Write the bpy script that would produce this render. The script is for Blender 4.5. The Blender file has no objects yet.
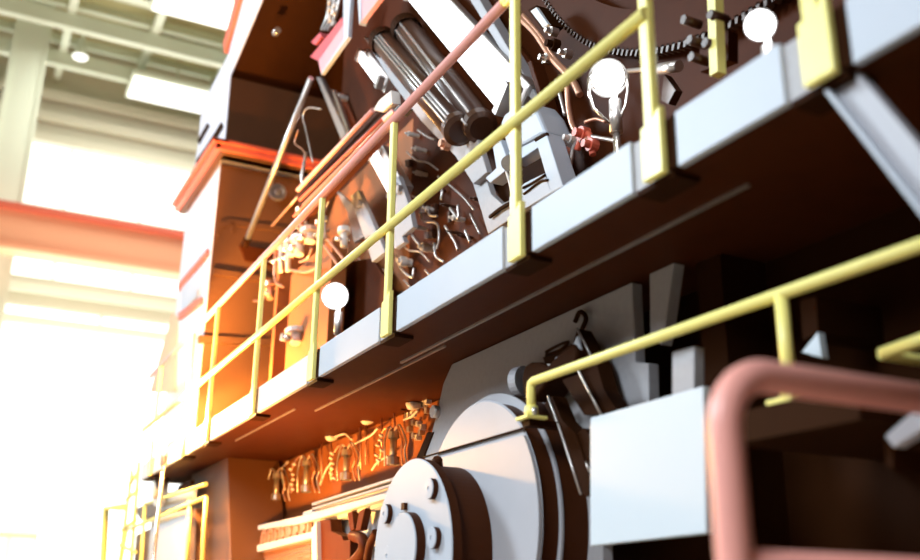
import bpy, bmesh, math, random
from mathutils import Vector, Matrix
random.seed(7)
S = bpy.context.scene
COL = S.collection
# ---------------------------------------------------------------- camera
F, CX, CY = 973.0, 460.0, 280.0
EYE = Vector((0, 0, 1.6))
def _dir(px, py): return Vector((px - CX, py - CY, F)).normalized()
_y = _dir(-58, 597); _z = _dir(505, -2700)
_z = (_z - _y * _y.dot(_z)).normalized(); _x = _y.cross(_z)
RW = Matrix((_x, _y, _z))                      # rows: world axes in camera space
def ray(px, py): return RW @ Vector((px - CX, py - CY, F))
def at(px, py, X=None, Y=None, Z=None):
    """point of the place seen at a pixel, on the wall plane X, Y or Z"""
    r = ray(px, py)
    if X is not None: t = (X - EYE.x) / r.x
    elif Y is not None: t = (Y - EYE.y) / r.y
    else: t = (Z - EYE.z) / r.z
    return EYE + r * t
cam_d = bpy.data.cameras.new('camera'); cam = bpy.data.objects.new('camera', cam_d); COL.objects.link(cam)
right = RW.col[0]; up = -RW.col[1]; back = -RW.col[2]
M = Matrix((right, up, back)).transposed().to_4x4(); M.translation = EYE
cam.matrix_world = M
cam_d.sensor_width = 36; cam_d.lens = F * 36 / 920; cam_d.clip_end = 300; cam_d.clip_start = 0.05
cam_d.dof.use_dof = True; cam_d.dof.focus_distance = 6.0; cam_d.dof.aperture_fstop = 0.9
S.camera = cam

# ---------------------------------------------------------------- materials
def mat(name, col, rough=0.5, metal=0.0, noise=0.0, scale=6.0, bump=0.0, emit=None, es=0.0, spec=0.5, dirt=None, alpha=1.0, trans=0.0):
    m = bpy.data.materials.new(name); m.use_nodes = True
    nt = m.node_tree; b = nt.nodes['Principled BSDF']
    b.inputs['Base Color'].default_value = (*col, 1); b.inputs['Roughness'].default_value = rough
    b.inputs['Metallic'].default_value = metal; b.inputs['Specular IOR Level'].default_value = spec
    b.inputs['Transmission Weight'].default_value = trans
    if noise or bump:
        tc = nt.nodes.new('ShaderNodeTexCoord'); n = nt.nodes.new('ShaderNodeTexNoise')
        n.inputs['Scale'].default_value = scale; n.inputs['Detail'].default_value = 6
        nt.links.new(tc.outputs['Object'], n.inputs['Vector'])
        if noise:
            mx = nt.nodes.new('ShaderNodeMix'); mx.data_type = 'RGBA'
            d = dirt or tuple(c * 0.55 for c in col)
            mx.inputs[6].default_value = (*col, 1); mx.inputs[7].default_value = (*d, 1)
            rp = nt.nodes.new('ShaderNodeMapRange'); rp.inputs[1].default_value = 0.45; rp.inputs[2].default_value = 0.8
            rp.inputs[4].default_value = noise
            nt.links.new(n.outputs['Fac'], rp.inputs[0]); nt.links.new(rp.outputs[0], mx.inputs[0])
            nt.links.new(mx.outputs[2], b.inputs['Base Color'])
        if bump:
            bp = nt.nodes.new('ShaderNodeBump'); bp.inputs['Strength'].default_value = bump; bp.inputs['Distance'].default_value = 0.01
            nt.links.new(n.outputs['Fac'], bp.inputs['Height']); nt.links.new(bp.outputs[0], b.inputs['Normal'])
    if emit:
        b.inputs['Emission Color'].default_value = (*emit, 1); b.inputs['Emission Strength'].default_value = es
    return m
MT = dict(
 fascia=mat('pale_grey_paint', (0.43, 0.48, 0.55), 0.5, noise=0.12, scale=3),
 grey=mat('grey_machine_paint', (0.41, 0.42, 0.46), 0.5, noise=0.15, scale=4, bump=0.03),
 plate=mat('rough_grey_plate', (0.34, 0.34, 0.36), 0.55, noise=0.2, scale=30, bump=0.1),
 tower=mat('tower_paint', (0.62, 0.59, 0.64), 0.5, noise=0.1, scale=3),
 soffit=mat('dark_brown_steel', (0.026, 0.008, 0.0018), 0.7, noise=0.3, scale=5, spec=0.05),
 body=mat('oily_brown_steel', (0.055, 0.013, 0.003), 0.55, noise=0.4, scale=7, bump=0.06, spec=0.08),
 black=mat('black_rubber', (0.02, 0.015, 0.012), 0.5),
 rim=mat('shaded_rim_steel', (0.055, 0.015, 0.004), 0.5, noise=0.2, scale=12, spec=0.08),  # shade of the side faces is put into this dark colour
 yellow=mat('yellow_rail_paint', (0.95, 0.88, 0.27), 0.4, noise=0.12, scale=15),
 red=mat('red_rail_paint', (0.92, 0.42, 0.36), 0.4, noise=0.15, scale=15),
 crane=mat('orange_crane_paint', (0.9, 0.42, 0.25), 0.5),
 redtrim=mat('red_trim_paint', (0.62, 0.12, 0.07), 0.4, noise=0.15, scale=8),
 chrome=mat('bright_steel', (0.78, 0.74, 0.70), 0.22, 0.9),
 steel=mat('brushed_steel', (0.55, 0.52, 0.5), 0.35, 0.8, noise=0.2, scale=20),
 gloss=mat('gloss_brown_barrel', (0.05, 0.018, 0.008), 0.38, 0.0),
 copper=mat('copper_pipe', (0.62, 0.33, 0.22), 0.35, 0.6),
 white=mat('white_fitting', (0.62, 0.58, 0.54), 0.45),
 panel=mat('white_panel_paint', (0.58, 0.66, 0.72), 0.45),
 led=mat('led_tube', (1, 1, 1), 0.4, emit=(0.86, 0.92, 1.0), es=2.6),
 bulb=mat('lamp_bulb', (1, 1, 1), 0.4, emit=(0.92, 0.96, 1.0), es=14),
 warm=mat('added_flare_lens', (1, 1, 1), 0.4, emit=(1.0, 0.93, 0.75), es=60),  # lens of the added flare lamp
 bracket=mat('crimson_bracket_paint', (0.60, 0.10, 0.12), 0.45),
 rose=mat('rose_gusset_paint', (0.80, 0.34, 0.38), 0.45),
 front=mat('shade_brown_paint', (0.12, 0.048, 0.018), 0.5, noise=0.15, scale=3),  # tower front's shade is put into this brown
 engine=mat('glow_brown_paint', (0.27, 0.092, 0.026), 0.5, noise=0.25, scale=6, spec=0.3),  # brown with the orange glow of the left engine end put in
 ceil=mat('olive_ceiling', (0.50, 0.46, 0.25), 0.8, noise=0.9, scale=0.3, dirt=(0.30, 0.19, 0.07)),
 truss=mat('pale_green_truss', (0.74, 0.80, 0.68), 0.6),
 hallwall=mat('cream_hall_wall', (0.72, 0.70, 0.58), 0.7),
 floor=mat('concrete_floor', (0.40, 0.35, 0.28), 0.6, noise=0.3, scale=1.5),
 glazing=mat('daylight_glazing', (0.9, 0.95, 1), 0.3, emit=(0.97, 1.0, 1.0), es=1.25),
 hlamp=mat('hall_lamp_lens', (1, 1, 1), 0.4, emit=(0.95, 1.0, 0.97), es=1.5),
)
# ---------------------------------------------------------------- mesh builder
def worldloc(o):
    v = Vector((0, 0, 0))
    while o is not None: v += o.location; o = o.parent
    return v
CLAMP = None
class MB:
    def __init__(s): s.bm = bmesh.new()
    def box(s, a, b):
        a, b = Vector(a), Vector(b)
        vs = [s.bm.verts.new((x, y, z)) for x in (a.x, b.x) for y in (a.y, b.y) for z in (a.z, b.z)]
        for f in ((0,1,3,2),(4,6,7,5),(0,4,5,1),(2,3,7,6),(0,2,6,4),(1,5,7,3)):
            s.bm.faces.new([vs[i] for i in f])
        return s
    def prism(s, pts, d):
        pts = [Vector(p) for p in pts]; d = Vector(d)
        a = [s.bm.verts.new(p) for p in pts]; b = [s.bm.verts.new(p + d) for p in pts]
        s.bm.faces.new(a); s.bm.faces.new(b[::-1]); n = len(a)
        for i in range(n): s.bm.faces.new((a[i], b[i], b[(i+1) % n], a[(i+1) % n]))
        return s
    def pix(s, poly, X, T):                    # outline on the plane X, T thick (away from the aisle)
        return s.prism([at(p[0], p[1], X=X) for p in poly], (T, 0, 0))
    def tube(s, pts, r, n=12, cap=True, r2=None):
        pts = [Vector(p) for p in pts]; rings = []; m = len(pts)
        t0 = (pts[1] - pts[0]).normalized()
        u = t0.orthogonal().normalized()
        for i, p in enumerate(pts):
            t = ((pts[min(i+1, m-1)] - p).normalized() + (p - pts[max(i-1, 0)]).normalized())
            if t.length < 1e-6: t = t0
            t.normalize(); u = (u - t * u.dot(t)).normalized(); w = t.cross(u)
            rr = r if r2 is None else r + (r2 - r) * i / (m - 1)
            rings.append([s.bm.verts.new(p + (u * math.cos(2*math.pi*k/n) + w * math.sin(2*math.pi*k/n)) * rr) for k in range(n)])
        for a, b in zip(rings, rings[1:]):
            for k in range(n):
                f = s.bm.faces.new((a[k], a[(k+1) % n], b[(k+1) % n], b[k])); f.smooth = True
        if cap:
            s.bm.faces.new(rings[0][::-1]); s.bm.faces.new(rings[-1])
        return s
    def cyl(s, a, b, r, n=24, r2=None): return s.tube([a, b], r, n, True, r2)
    def bar(s, a, b, w, h, up=(0, 0, 1)):      # rectangular bar between two points
        a, b, up = Vector(a), Vector(b), Vector(up)
        t = (b - a).normalized(); sd = t.cross(up).normalized(); u = sd.cross(t)
        q = [a + sd*w/2*i + u*h/2*j for i, j in ((-1,-1),(1,-1),(1,1),(-1,1))]
        return s.prism(q, b - a)
    def lathe(s, c, axis, prof, n=48):         # prof: (distance along the axis, radius)
        c, ax = Vector(c), Vector(axis).normalized(); u = ax.orthogonal().normalized(); w = ax.cross(u); rings = []
        for (h, r) in prof:
            if r < 1e-5: rings.append([s.bm.verts.new(c + ax*h)])
            else: rings.append([s.bm.verts.new(c + ax*h + (u*math.cos(2*math.pi*k/n) + w*math.sin(2*math.pi*k/n))*r) for k in range(n)])
        for a, b in zip(rings, rings[1:]):
            for k in range(n):
                k2 = (k+1) % n
                vs = [a[k % len(a)], a[k2 % len(a)], b[k2 % len(b)], b[k % len(b)]]
                vs = list(dict.fromkeys(vs))
                if len(vs) > 2: s.bm.faces.new(vs)
        return s
    def disc_seg(s, c, r0, r1, a0, a1, T, n=48):   # ring sector in a plane X=c.x, T thick in X
        c = Vector(c); o = []; i = []
        for k in range(n + 1):
            a = a0 + (a1 - a0) * k / n; v = Vector((0, math.cos(a), math.sin(a)))
            o.append(c + v*r1); i.append(c + v*r0)
        for k in range(n):
            s.prism([o[k], o[k+1], i[k+1], i[k]], (T, 0, 0))
        return s
    def build(s, name, m, parent=None, bevel=0.0, smooth=False, loc=None):
        bm = s.bm
        if parent is not None and CLAMP:
            for v in bm.verts: v.co.z = min(v.co.z, CLAMP)
        bmesh.ops.recalc_face_normals(bm, faces=bm.faces)
        off = worldloc(parent) if parent is not None else (Vector(loc) if loc is not None else
              Vector(((min(v.co.x for v in bm.verts)+max(v.co.x for v in bm.verts))/2, (min(v.co.y for v in bm.verts)+max(v.co.y for v in bm.verts))/2, min(v.co.z for v in bm.verts))))
        for v in bm.verts: v.co -= off
        me = bpy.data.meshes.new(name); bm.to_mesh(me); bm.free()
        me.materials.append(MT[m]); o = bpy.data.objects.new(name, me); COL.objects.link(o)
        if parent is not None: o.parent = parent
        else: o.location = off
        if smooth:
            for p in me.polygons: p.use_smooth = True
        if bevel:
            b = o.modifiers.new('bevel', 'BEVEL'); b.width = bevel; b.segments = 2; b.limit_method = 'ANGLE'; b.angle_limit = math.radians(50)
        return o
def tag(o, label, cat, group=None):
    o['label'] = label; o['category'] = cat
    if group: o['group'] = group
    return o
def thing(name, label, cat, loc, group=None):
    o = bpy.data.objects.new(name, None); COL.objects.link(o); o.location = loc; o.empty_display_size = 0.1
    return tag(o, label, cat, group)
def struct(o): o['kind'] = 'structure'; return o
def curve(pts, n=8):                           # smooth path through the points
    P = [Vector(p) for p in pts]; P = [P[0]*2 - P[1]] + P + [P[-1]*2 - P[-2]]; out = []
    for i in range(1, len(P) - 2):
        a, b, c, d = P[i-1], P[i], P[i+1], P[i+2]
        for k in range(n):
            t = k / n
            out.append(0.5*((2*b) + (c-a)*t + (2*a-5*b+4*c-d)*t*t + (3*b-a-3*c+d)*t**3))
    out.append(P[-2]); return out
def pc(pix, X, n=8):                           # smooth path from pixels on plane(s)
    return curve([at(p[0], p[1], X=(p[2] if len(p) > 2 else X)) for p in pix], n)

# ================================================================ THE HALL
struct(MB().box((-16, -8, -0.1), (34, 44, 0)).build('floor', 'floor'))
YB = 40.0
# far wall: piers, sills and lintels around the glazing
w = MB()
w.box((-16, YB, 0), (34, YB+0.4, 0.6)); w.box((-16, YB, 12.4), (34, YB+0.4, 13.6)); w.box((-16, YB, 19.6), (34, YB+0.4, 24))
struct(w.build('wall_far', 'hallwall'))
def glz(n, z0, z1, x0, x1, step, bars):
    g = struct(MB().box((x0, YB+0.25, z0), (x1, YB+0.3, z1)).build('window_%d' % n, 'glazing'))
    f = MB(); x = x0
    while x <= x1 + .01:
        f.box((x-0.06, YB+0.08, z0), (x+0.06, YB+0.24, z1)); x += step
    for k in range(1, bars):
        z = z0 + (z1-z0)*k/bars; f.box((x0, YB+0.1, z-0.05), (x1, YB+0.23, z+0.05))
    f.build('window_frame', 'truss', g)
glz(1, 13.6, 19.6, -16, 34, 3.0, 2)
glz(2, 0.6, 12.4, -16, 34, 10.0, 1)
struct(MB().box((-16, -8, 24), (34, 44, 24.2)).build('ceiling', 'ceil'))
t = MB()
for k, y in enumerate((28.5, 31.5, 34.5, 37.5)): t.box((-16, y-0.16, 21.6), (34, y+0.16, 22.2))
struct(t.build('trim_1', 'truss'))
t = MB()
for x in range(-14, 33, 3):
    t.box((x-0.14, 14, 22.2), (x+0.14, YB, 22.6))
struct(t.build('trim_2', 'truss'))
t = MB()
for k in range(14):
    z = 22.9; y = 21 + k*1.4
    t.box((-16, y-0.12, z-.1), (34, y+0.12, z+0.25))
struct(t.build('trim_3', 'truss'))
t = MB()
for z in (19.2, 20.2, 21.2): t.box((-16, YB-0.5, z), (34, YB-0.05, z+0.35))
for px in (294, 326):
    z = at(60, px, Y=YB).z; t.box((-16, YB-0.4, z-.16), (34, YB-0.05, z+0.16))
struct(t.build('trim_4', 'hallwall'))
# column
cq = at(21, 100, Y=35.4)
c = thing('steel_column', 'pale green steel column rising past the crane girder at the far left', 'column', (cq.x, 35.7, 0))
MB().box((cq.x-.62, 35.4, 0), (cq.x-.5, 36.4, 24)).box((cq.x+.5, 35.4, 0), (cq.x+.62, 36.4, 24)).box((cq.x-.5, 35.45, 0), (cq.x+.5, 35.6, 24)).build('column_shaft', 'truss', c)
MB().box((cq.x-.9, 35.2, 0), (cq.x+.9, 36.6, 0.1)).build('base_plate', 'truss', c)
# crane girder
g = thing('crane_girder', 'long orange overhead crane girder crossing in front of the hall windows', 'crane girder', (8, 34.2, 12.7))
MB().box((-16, 34.0, 12.75), (34, 34.5, 14.0)).build('girder_web', 'crane', g)
MB().box((-16, 33.7, 14.0), (34, 34.8, 14.2)).build('top_flange', 'redtrim', g)
MB().box((-16, 33.8, 12.6), (34, 34.7, 12.75)).build('bottom_flange', 'crane', g)
# hall lamps
for i, (p, L, lab) in enumerate((((205, 8), 1.6, 'long white hall lamp nearest the top of the machine tower'),
                                ((175, 96), 1.7, 'long white hall lamp left of the tower vents, lower of the two'))):
    q = at(p[0], p[1], Z=21.0)
    h = thing('hall_lamp', lab, 'ceiling lamp', (q.x, q.y, 21.0), 'long lamps under the hall roof')
    MB().box((q.x-L, q.y-0.9, 20.95), (q.x+L, q.y+0.9, 21.0)).build('lens', 'hlamp', h)
    MB().box((q.x-L-0.1, q.y-1.0, 21.0), (q.x+L+0.1, q.y+1.0, 21.25)).build('housing', 'truss', h)
    MB().cyl((q.x, q.y, 21.25), (q.x, q.y, 22.3), 0.05).build('hanger', 'truss', h)
q = at(80, 58, Z=21.0)
h = thing('high_bay_lamp', 'small round high bay lamp right of the steel column', 'ceiling lamp', (q.x, q.y, 21))
MB().lathe((q.x, q.y, 21), (0, 0, 1), [(0, 0), (0.0, 0.24), (0.06, 0.27)]).build('lens', 'hlamp', h)
MB().lathe((q.x, q.y, 21.06), (0, 0, 1), [(0, 0.28), (0.3, 0.2), (0.5, 0.12), (0.9, 0.05), (1.4, 0.05)]).build('shade', 'truss', h)

q = at(14, 530, Y=33)
k = thing('storage_cabinet', 'dull brown storage cabinet on the hall floor at the lower left corner', 'cabinet', (q.x, 33.4, 0))
MB().box((q.x-.9, 33.0, 0.1), (q.x+.7, 33.8, q.z-.1)).build('cabinet_body', 'ceil', k, .02)
MB().box((q.x-.98, 32.92, q.z-.1), (q.x+.78, 33.88, q.z)).build('top', 'hallwall', k, .02)
MB().box((q.x-.85, 32.96, .2), (q.x-.12, 33.0, q.z-.2)).build('door', 'hallwall', k); MB().box((q.x-.08, 32.96, .2), (q.x+.65, 33.0, q.z-.2)).build('door', 'hallwall', k)
MB().box((q.x-.85, 33.05, 0), (q.x+.65, 33.75, .1)).build('plinth', 'ceil', k)

# ================================================================ WALKWAY
XF, ZB, ZT = 2.0, 3.012, 3.218
posts = [1.72, 2.47, 3.43, 4.88, 6.18, 7.66, 9.26, 10.35, 12.2]
wk = thing('walkway', 'long pale grey steel walkway along the machine side under the yellow railing', 'walkway', (2.3, 7, ZB))
MB().box((2.032, 0.6, ZB), (4.2, 12.9, ZB+0.06)).build('deck_plate', 'body', wk)
edges = [0.6] + posts + [12.9]
for a, b in zip(edges, edges[1:]):
    lo = a + (0.14 if a in posts else 0); hi = b - (0.115 if b in posts else 0)
    if b == 1.72: hi = b - 0.11
    MB().box((XF, lo, ZB), (XF+0.03, hi, ZT)).box((XF+.03, lo, ZT-.012), (2.12, hi, ZT)).build('fascia_panel', 'fascia', wk, 0.004)
for y in posts:
    MB().box((2.012, y-0.07, ZB+.004), (2.029, y+0.14, ZT-0.012)).build('recess_plate', 'plate', wk)
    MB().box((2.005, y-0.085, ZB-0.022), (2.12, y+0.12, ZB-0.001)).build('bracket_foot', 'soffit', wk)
MB().box((2.30, 2.35, ZB-0.012), (2.315, 5.4, ZB)).build('underside_seam', 'steel', wk)
MB().box((2.36, 4.9, ZB-0.012), (2.372, 7.2, ZB)).build('underside_seam', 'steel', wk)
MB().box((2.20, 7.2, ZB-0.012), (2.212, 9.0, ZB)).build('underside_seam', 'steel', wk)

gr = thing('guard_rail', 'tall yellow guard rail with red handrail on the edge of the walkway', 'railing', (2.0, 6, ZB))
ZM, ZR = 1.6+2.57*.8, 1.6+3.44*.8
for y in posts:
    p = MB().bar((1.99, y-0.005, ZB+0.02), (1.99, y-0.005, ZR-0.01), 0.036, 0.054, (0, 1, 0)).build('post', 'yellow', gr, 0.008)
    MB().prism([(1.97, y-0.07, ZB-0.005), (1.97, y+0.04, ZB-0.005), (1.97, y+0.04, ZB+0.2), (1.97, y-0.03, ZB+0.215), (1.97, y-0.07, ZB+0.25)], (0.028, 0, 0)).build('post_bracket', 'yellow', p, 0.004)
    MB().box((1.999, y-0.113, ZB+0.005), (2.03, y-0.065, ZT-0.01)).build('channel', 'soffit', p)
MB().tube([(1.985, 3.52, ZR), (1.985, 12.9, ZR)], 0.028).build('handrail', 'red', gr)['label'] = 'pinkish red handrail'
MB().tube([(1.985, 1.0, ZR), (1.985, 3.52, ZR)], 0.026).build('handrail', 'yellow', gr)
MB().tube([(1.97, 2.44, ZM), (1.97, 12.9, ZM)], 0.026).build('mid_rail', 'yellow', gr)

br = thing('diagonal_brace', 'grey diagonal brace running down from the right end of the walkway fascia', 'brace', at(835, 70, X=2.0))
a1, b1 = at(836, 66, X=2.06), at(1000, 266, X=2.06)
MB().bar(a1, b1, 0.085, 0.04, (1, 0, 0)).build('strut', 'grey', br, 0.004)
d = (b1-a1).normalized(); up_ = d.cross(Vector((1,0,0))).normalized()
MB().bar(a1 - up_*0.045 + Vector((-0.02,0,0)), b1 - up_*0.045+ Vector((-0.02,0,0)), 0.06, 0.012, up_).build('flange', 'fascia', br)

# ================================================================ TOWER
tw = thing('machine_tower', 'tall grey machine tower with red trim at the left end of the walkway', 'tower', (2.9, 12, 3.07))
XT = 2.3
low = [(237,150),(222,161),(213,229),(206,280),(200,335),(196,400),(158,400),(165,362),(175,310),(187,212),(190,200)]
def tprism(poly, X, T): return MB().prism([at(p[0], p[1], X=X) for p in poly], (T, 0, 0))
# front face plane at Y=11.4; side face is the outline in plane XT
def TY(px, py): p = at(px, py, X=XT); return p.y, p.z
MB().prism([(XT, 11.4, 3.07), (XT, 11.4, 6.9), (XT, 13.4, 6.9), (XT, 13.5, 3.07)], (2.1, 0, 0)).build('lower_body', 'tower', tw, 0.01)
MB().prism([(XT, 11.25, 6.9), (XT, 11.3, 8.05), (XT, 9.6, 8.4), (XT, 8.0, 8.9), (XT, 8.0, 9.6), (XT, 10.6, 9.3), (XT, 11.6, 8.5), (XT, 13.1, 8.5), (XT, 13.1, 7.8), (XT, 13.35, 6.9)], (2.3, 0, 0)).build('upper_body', 'tower', tw, 0.01)
MB().prism([(XT+.01, 11.395, 3.07), (XT+.01, 11.395, 6.83), (4.4, 11.395, 6.83), (4.4, 11.395, 3.07)], (0,-.012,0)).build('front_shade_sheet', 'front', tw)  # sheet that carries the front's shade as brown colour
MB().prism([(XT+.01, 11.24, 6.95), (XT+.01, 11.29, 8.04), (XT+.01, 11.275, 8.04), (XT+.01, 11.225, 6.95)], (2.3,0,0)).build('front_shade_sheet', 'front', tw)
MB().prism([(XT+.01, 11.29, 8.04), (XT+.01, 9.59, 8.39), (XT+.01, 8.0, 8.89), (XT+.01,7.98,8.87), (XT+.01, 9.58, 8.37), (XT+.01, 11.275, 8.02)], (2.3,0,0)).build('soffit_shade_sheet', 'soffit', tw)  # overhang shade put into a dark sheet
MB().prism([(XT-.06, 11.55, 8.5), (XT-.06, 10.55, 9.28), (XT-.06, 8.0, 9.6), (XT-.06, 8.0, 9.8), (XT-.06, 10.7, 9.5), (XT-.06, 11.7, 8.72)], (0.5, 0, 0)).build('coping', 'redtrim', tw, 0.01)
# red lip
a, b, c_ = Vector((XT-0.16, 13.5, 6.92)), Vector((XT-0.16, 10.95, 6.83)), Vector((4.0, 10.95, 6.83))
MB().prism([a, b, b+Vector((0,0,.12)), a+Vector((0,0,.12))], (0.07, 0, 0)).build('trim_band', 'redtrim', tw, 0.012)
MB().prism([a+Vector((-.05,0,.07)), b+Vector((-.05,-.05,.07)), b+Vector((-.05,-.05,.12)), a+Vector((-.05,0,.12))], (0.2, 0, 0)).build('trim_cap', 'redtrim', tw, 0.008)
MB().prism([b, c_, c_+Vector((0,0,.12)), b+Vector((0,0,.12))], (0, 0.07, 0)).build('trim_band', 'redtrim', tw, 0.012)
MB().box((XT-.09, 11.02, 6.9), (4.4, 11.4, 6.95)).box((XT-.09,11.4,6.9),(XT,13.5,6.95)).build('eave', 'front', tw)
MB().prism([b+Vector((-.05,-.05,.07)), c_+Vector((0,-.05,.07)), c_+Vector((0,-.05,.12)), b+Vector((-.05,-.05,.12))], (0, 0.2, 0)).build('trim_cap', 'redtrim', tw, 0.008)
for poly in ([(197,141),(207,123),(209,126),(199,144)], [(195,172),(196,160),(206,146),(221,122),(223,127),(209,150),(200,164),(199,176)]):
    tprism(poly, XT-0.012, 0.03).build('vent_slot', 'soffit', tw)
tprism([(178,284),(207,249),(207,255),(178,291)], XT-0.03, 0.05).build('hatch_hood', 'redtrim', tw)
tprism([(181,288),(203,264),(200,300),(181,316)], XT-0.015, 0.03).build('hatch_door', 'fascia', tw, 0.005)
tprism([(178,313),(201,297),(201,303),(178,320)], XT-0.03, 0.05).build('hatch_sill', 'redtrim', tw)
tprism([(186,306),(196,296),(197,289),(198,290),(197,298),(187,308)], XT-0.03, 0.02).build('hatch_handle', 'steel', tw)
tprism([(173,312),(158,362),(150,392),(176,392),(178,318)], XT-0.008, 0.03).build('side_sheet', 'crane', tw)
# front recess and ledges
P = lambda x, y, Y=11.38: at(x, y, Y=Y)
def yprism(poly, Y, T): return MB().prism([at(p[0], p[1], Y=Y) for p in poly], (0, T, 0))
yprism([(215,232),(220,222),(230,219),(330,233),(330,238),(230,225),(222,228),(219,236)], 11.36, 0.06).build('arch_lip', 'front', tw)
yprism([(232,221),(235,221),(234,233),(231,232)], 11.36, 0.06).build('rib', 'front', tw)
yprism([(214,268),(300,282),(300,287),(213,274)], 11.33, 0.1).build('ledge', 'front', tw)
yprism([(240,245),(300,254),(296,270),(246,260)], 11.33, 0.1).build('ledge', 'body', tw)
yprism([(199,335),(290,340),(290,346),(199,342)], 11.33, 0.1).build('ledge', 'front', tw)
MB().cyl(at(275,33,Y=10.0), at(275,33,Y=10.0)+Vector((0,-.12,-.03)), 0.04, 16).build('bolt', 'steel', tw)
MB().lathe(at(277,193,Y=11.2), (0,-1,0), [(0,0.11),(0.05,0.11),(0.05,0.075),(0.03,0.07),(0.03,0.04),(0.06,0.035),(0.06,0)], 24).build('port', 'steel', tw)

# ================================================================ UPPER ENGINE BAY
eb = thing('engine_housing', 'dark brown engine housing filled with small fittings behind the guard rail', 'engine housing', (3.3, 6, 3.07))
XP = 3.25
MB().prism([(XP, 1.2, 3.07), (XP, 7.5, 3.07), (XP, 7.5, 8.6), (XP, 1.2, 8.6)], (0.25, 0, 0)).build('back_plate', 'body', eb)
MB().prism([(XP, 7.5, 3.07), (XP, 9.95, 3.07), (XP, 9.95, 5.6), (XP, 9.6, 5.9), (XP, 7.5, 5.9)], (0.25, 0, 0)).build('lower_plate', 'engine', eb)  # lighter copy of the back plate, warm glow put into its colour
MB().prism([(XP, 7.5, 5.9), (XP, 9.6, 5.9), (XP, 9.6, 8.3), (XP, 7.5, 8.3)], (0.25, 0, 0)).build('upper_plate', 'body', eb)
MB().box((2.75, 9.9, 3.07), (3.3, 10.0, 5.4)).build('end_plate', 'engine', eb)
def pp(name, poly, X, T, m, parent, bevel=0.006): return MB().pix(poly, X, T).build(name, m, parent, bevel)
def pt(name, pix, X, r, m, parent, n=8, seg=8): return MB().tube(pc(pix, X, seg), r, n).build(name, m, parent)
# angled sheets and panels on the back plate
pp('angled_sheet', [(335,189),(347,212),(354,243),(371,232),(353,204)], 3.05, 0.03, 'steel', eb)
pp('cover_sheet', [(345,262),(372,258),(392,290),(385,318),(340,338),(330,300)], 3.1, 0.04, 'body', eb)
pp('panel_edge', [(316,77),(320,77),(350,143),(345,150)], 3.1, 0.06, 'steel', eb)
pp('panel_edge', [(331,90),(334,90),(349,132),(347,134)], 3.1, 0.05, 'chrome', eb)
# small fittings: bolt heads, unions, clips
def fitting(px, py, r, m='white', X=3.2, d=0.12):
    c0 = at(px, py, X=X)
    MB().lathe(c0 + Vector((d*.5,0,0)), (-1,0,0), [(0,r*.8),(d*.5,r*.8),(d*.5,r),(d,r),(d,r*.5),(d*1.25,r*.45),(d*1.25,0)], 12).build('fitting', m, eb)
for (x, y, r) in ((343,98,.055),(402,178,.045),(422,174,.03),(406,262,.06),(428,248,.05),(459,219,.03),(457,233,.02),(450,206,.02),(432,210,.03),(422,228,.025),(467,237,.02),(414,135,.03),(421,150,.03),(388,272,.03),(440,190,.02),(430,300,.03),(480,200,.02)):
    fitting(x, y, r*.75, 'white' if r > .024 else 'gloss')
for pts in ([(420,213),(424,221),(437,224),(439,238),(437,249)], [(445,226),(455,242),(458,250)], [(428,207),(430,215),(437,216)], [(412,235),(418,243),(425,248)],
            [(434,243),(436,256),(444,262)], [(395,255),(402,270),(412,277),(414,268)], [(418,130),(428,137),(436,140)], [(465,230),(470,242)], [(450,208),(458,218),(458,205)]):
    pt('wire', pts, 3.16, 0.011, 'steel', eb)
for (x0, y0, x1, y1) in ((420,205,428,212),(431,204,435,212),(424,232,432,238),(405,160,409,166),(447,212,449,222),(396,292,402,300)):
    pp('clip', [(x0,y0),(x1,y0-1),(x1,y1),(x0,y1+1)], 3.21, 0.03, 'gloss', eb, 0.003)

for pts in ([(372,262),(384,276),(392,284)], [(407,152),(416,160),(428,163),(438,170)], [(438,176),(442,190),(441,200)], [(446,182),(462,196),(474,210)], [(412,196),(420,200),(424,208)],
            [(400,240),(408,250),(420,252),(430,262)], [(470,214),(476,226),(480,234)], [(404,280),(414,290),(420,282)], [(352,262),(360,276),(362,292)], [(358,258),(368,270),(370,290)],
            [(366,300),(371,312),(378,318)], [(374,296),(380,308),(386,312)], [(348,312),(352,322),(350,334)], [(425,270),(433,278),(440,274)], [(330,196),(322,222),(326,240)], [(388,150),(396,164),(402,172)]):
    pt('wire', pts, 3.19, 0.008, 'steel', eb, 6, 5)
# valve manifold left of the second lamp
vm = thing('valve_manifold', 'cluster of pale valves and copper lines on the deck behind the guard rail', 'valve manifold', (2.85, 8.6, 3.07))
MB().box((2.8, 8.3, 3.07), (2.95, 9.6, 4.9)).build('mounting_plate', 'engine', vm)
for i, (x, y, h, r) in enumerate(((276,262,22,.05),(281,260,24,.045),(288,258,26,.05),(301,228,30,.06),(299,248,14,.09),(291,250,10,.08),(318,235,20,.03),(324,230,18,.03),(310,238,8,.1),(270,293,12,.07),(296,339,9,.11),(344,240,14,.06))):
    p0, p1 = at(x, y+h/2, X=2.76), at(x, y-h/2, X=2.76)
    v = MB().cyl(p0, p1, r*.55, 12).lathe(p1, (p1-p0), [(0, r*.55), (0, r), (.05, r), (.05, 0)], 12).build('valve', 'white' if i % 3 else 'copper', vm)
    MB().cyl((p0+p1)/2 + Vector((-r*1.4,0,0)), (p0+p1)/2 + Vector((.05,0,0)), r*.35, 10).build('nozzle', 'chrome', v)
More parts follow.
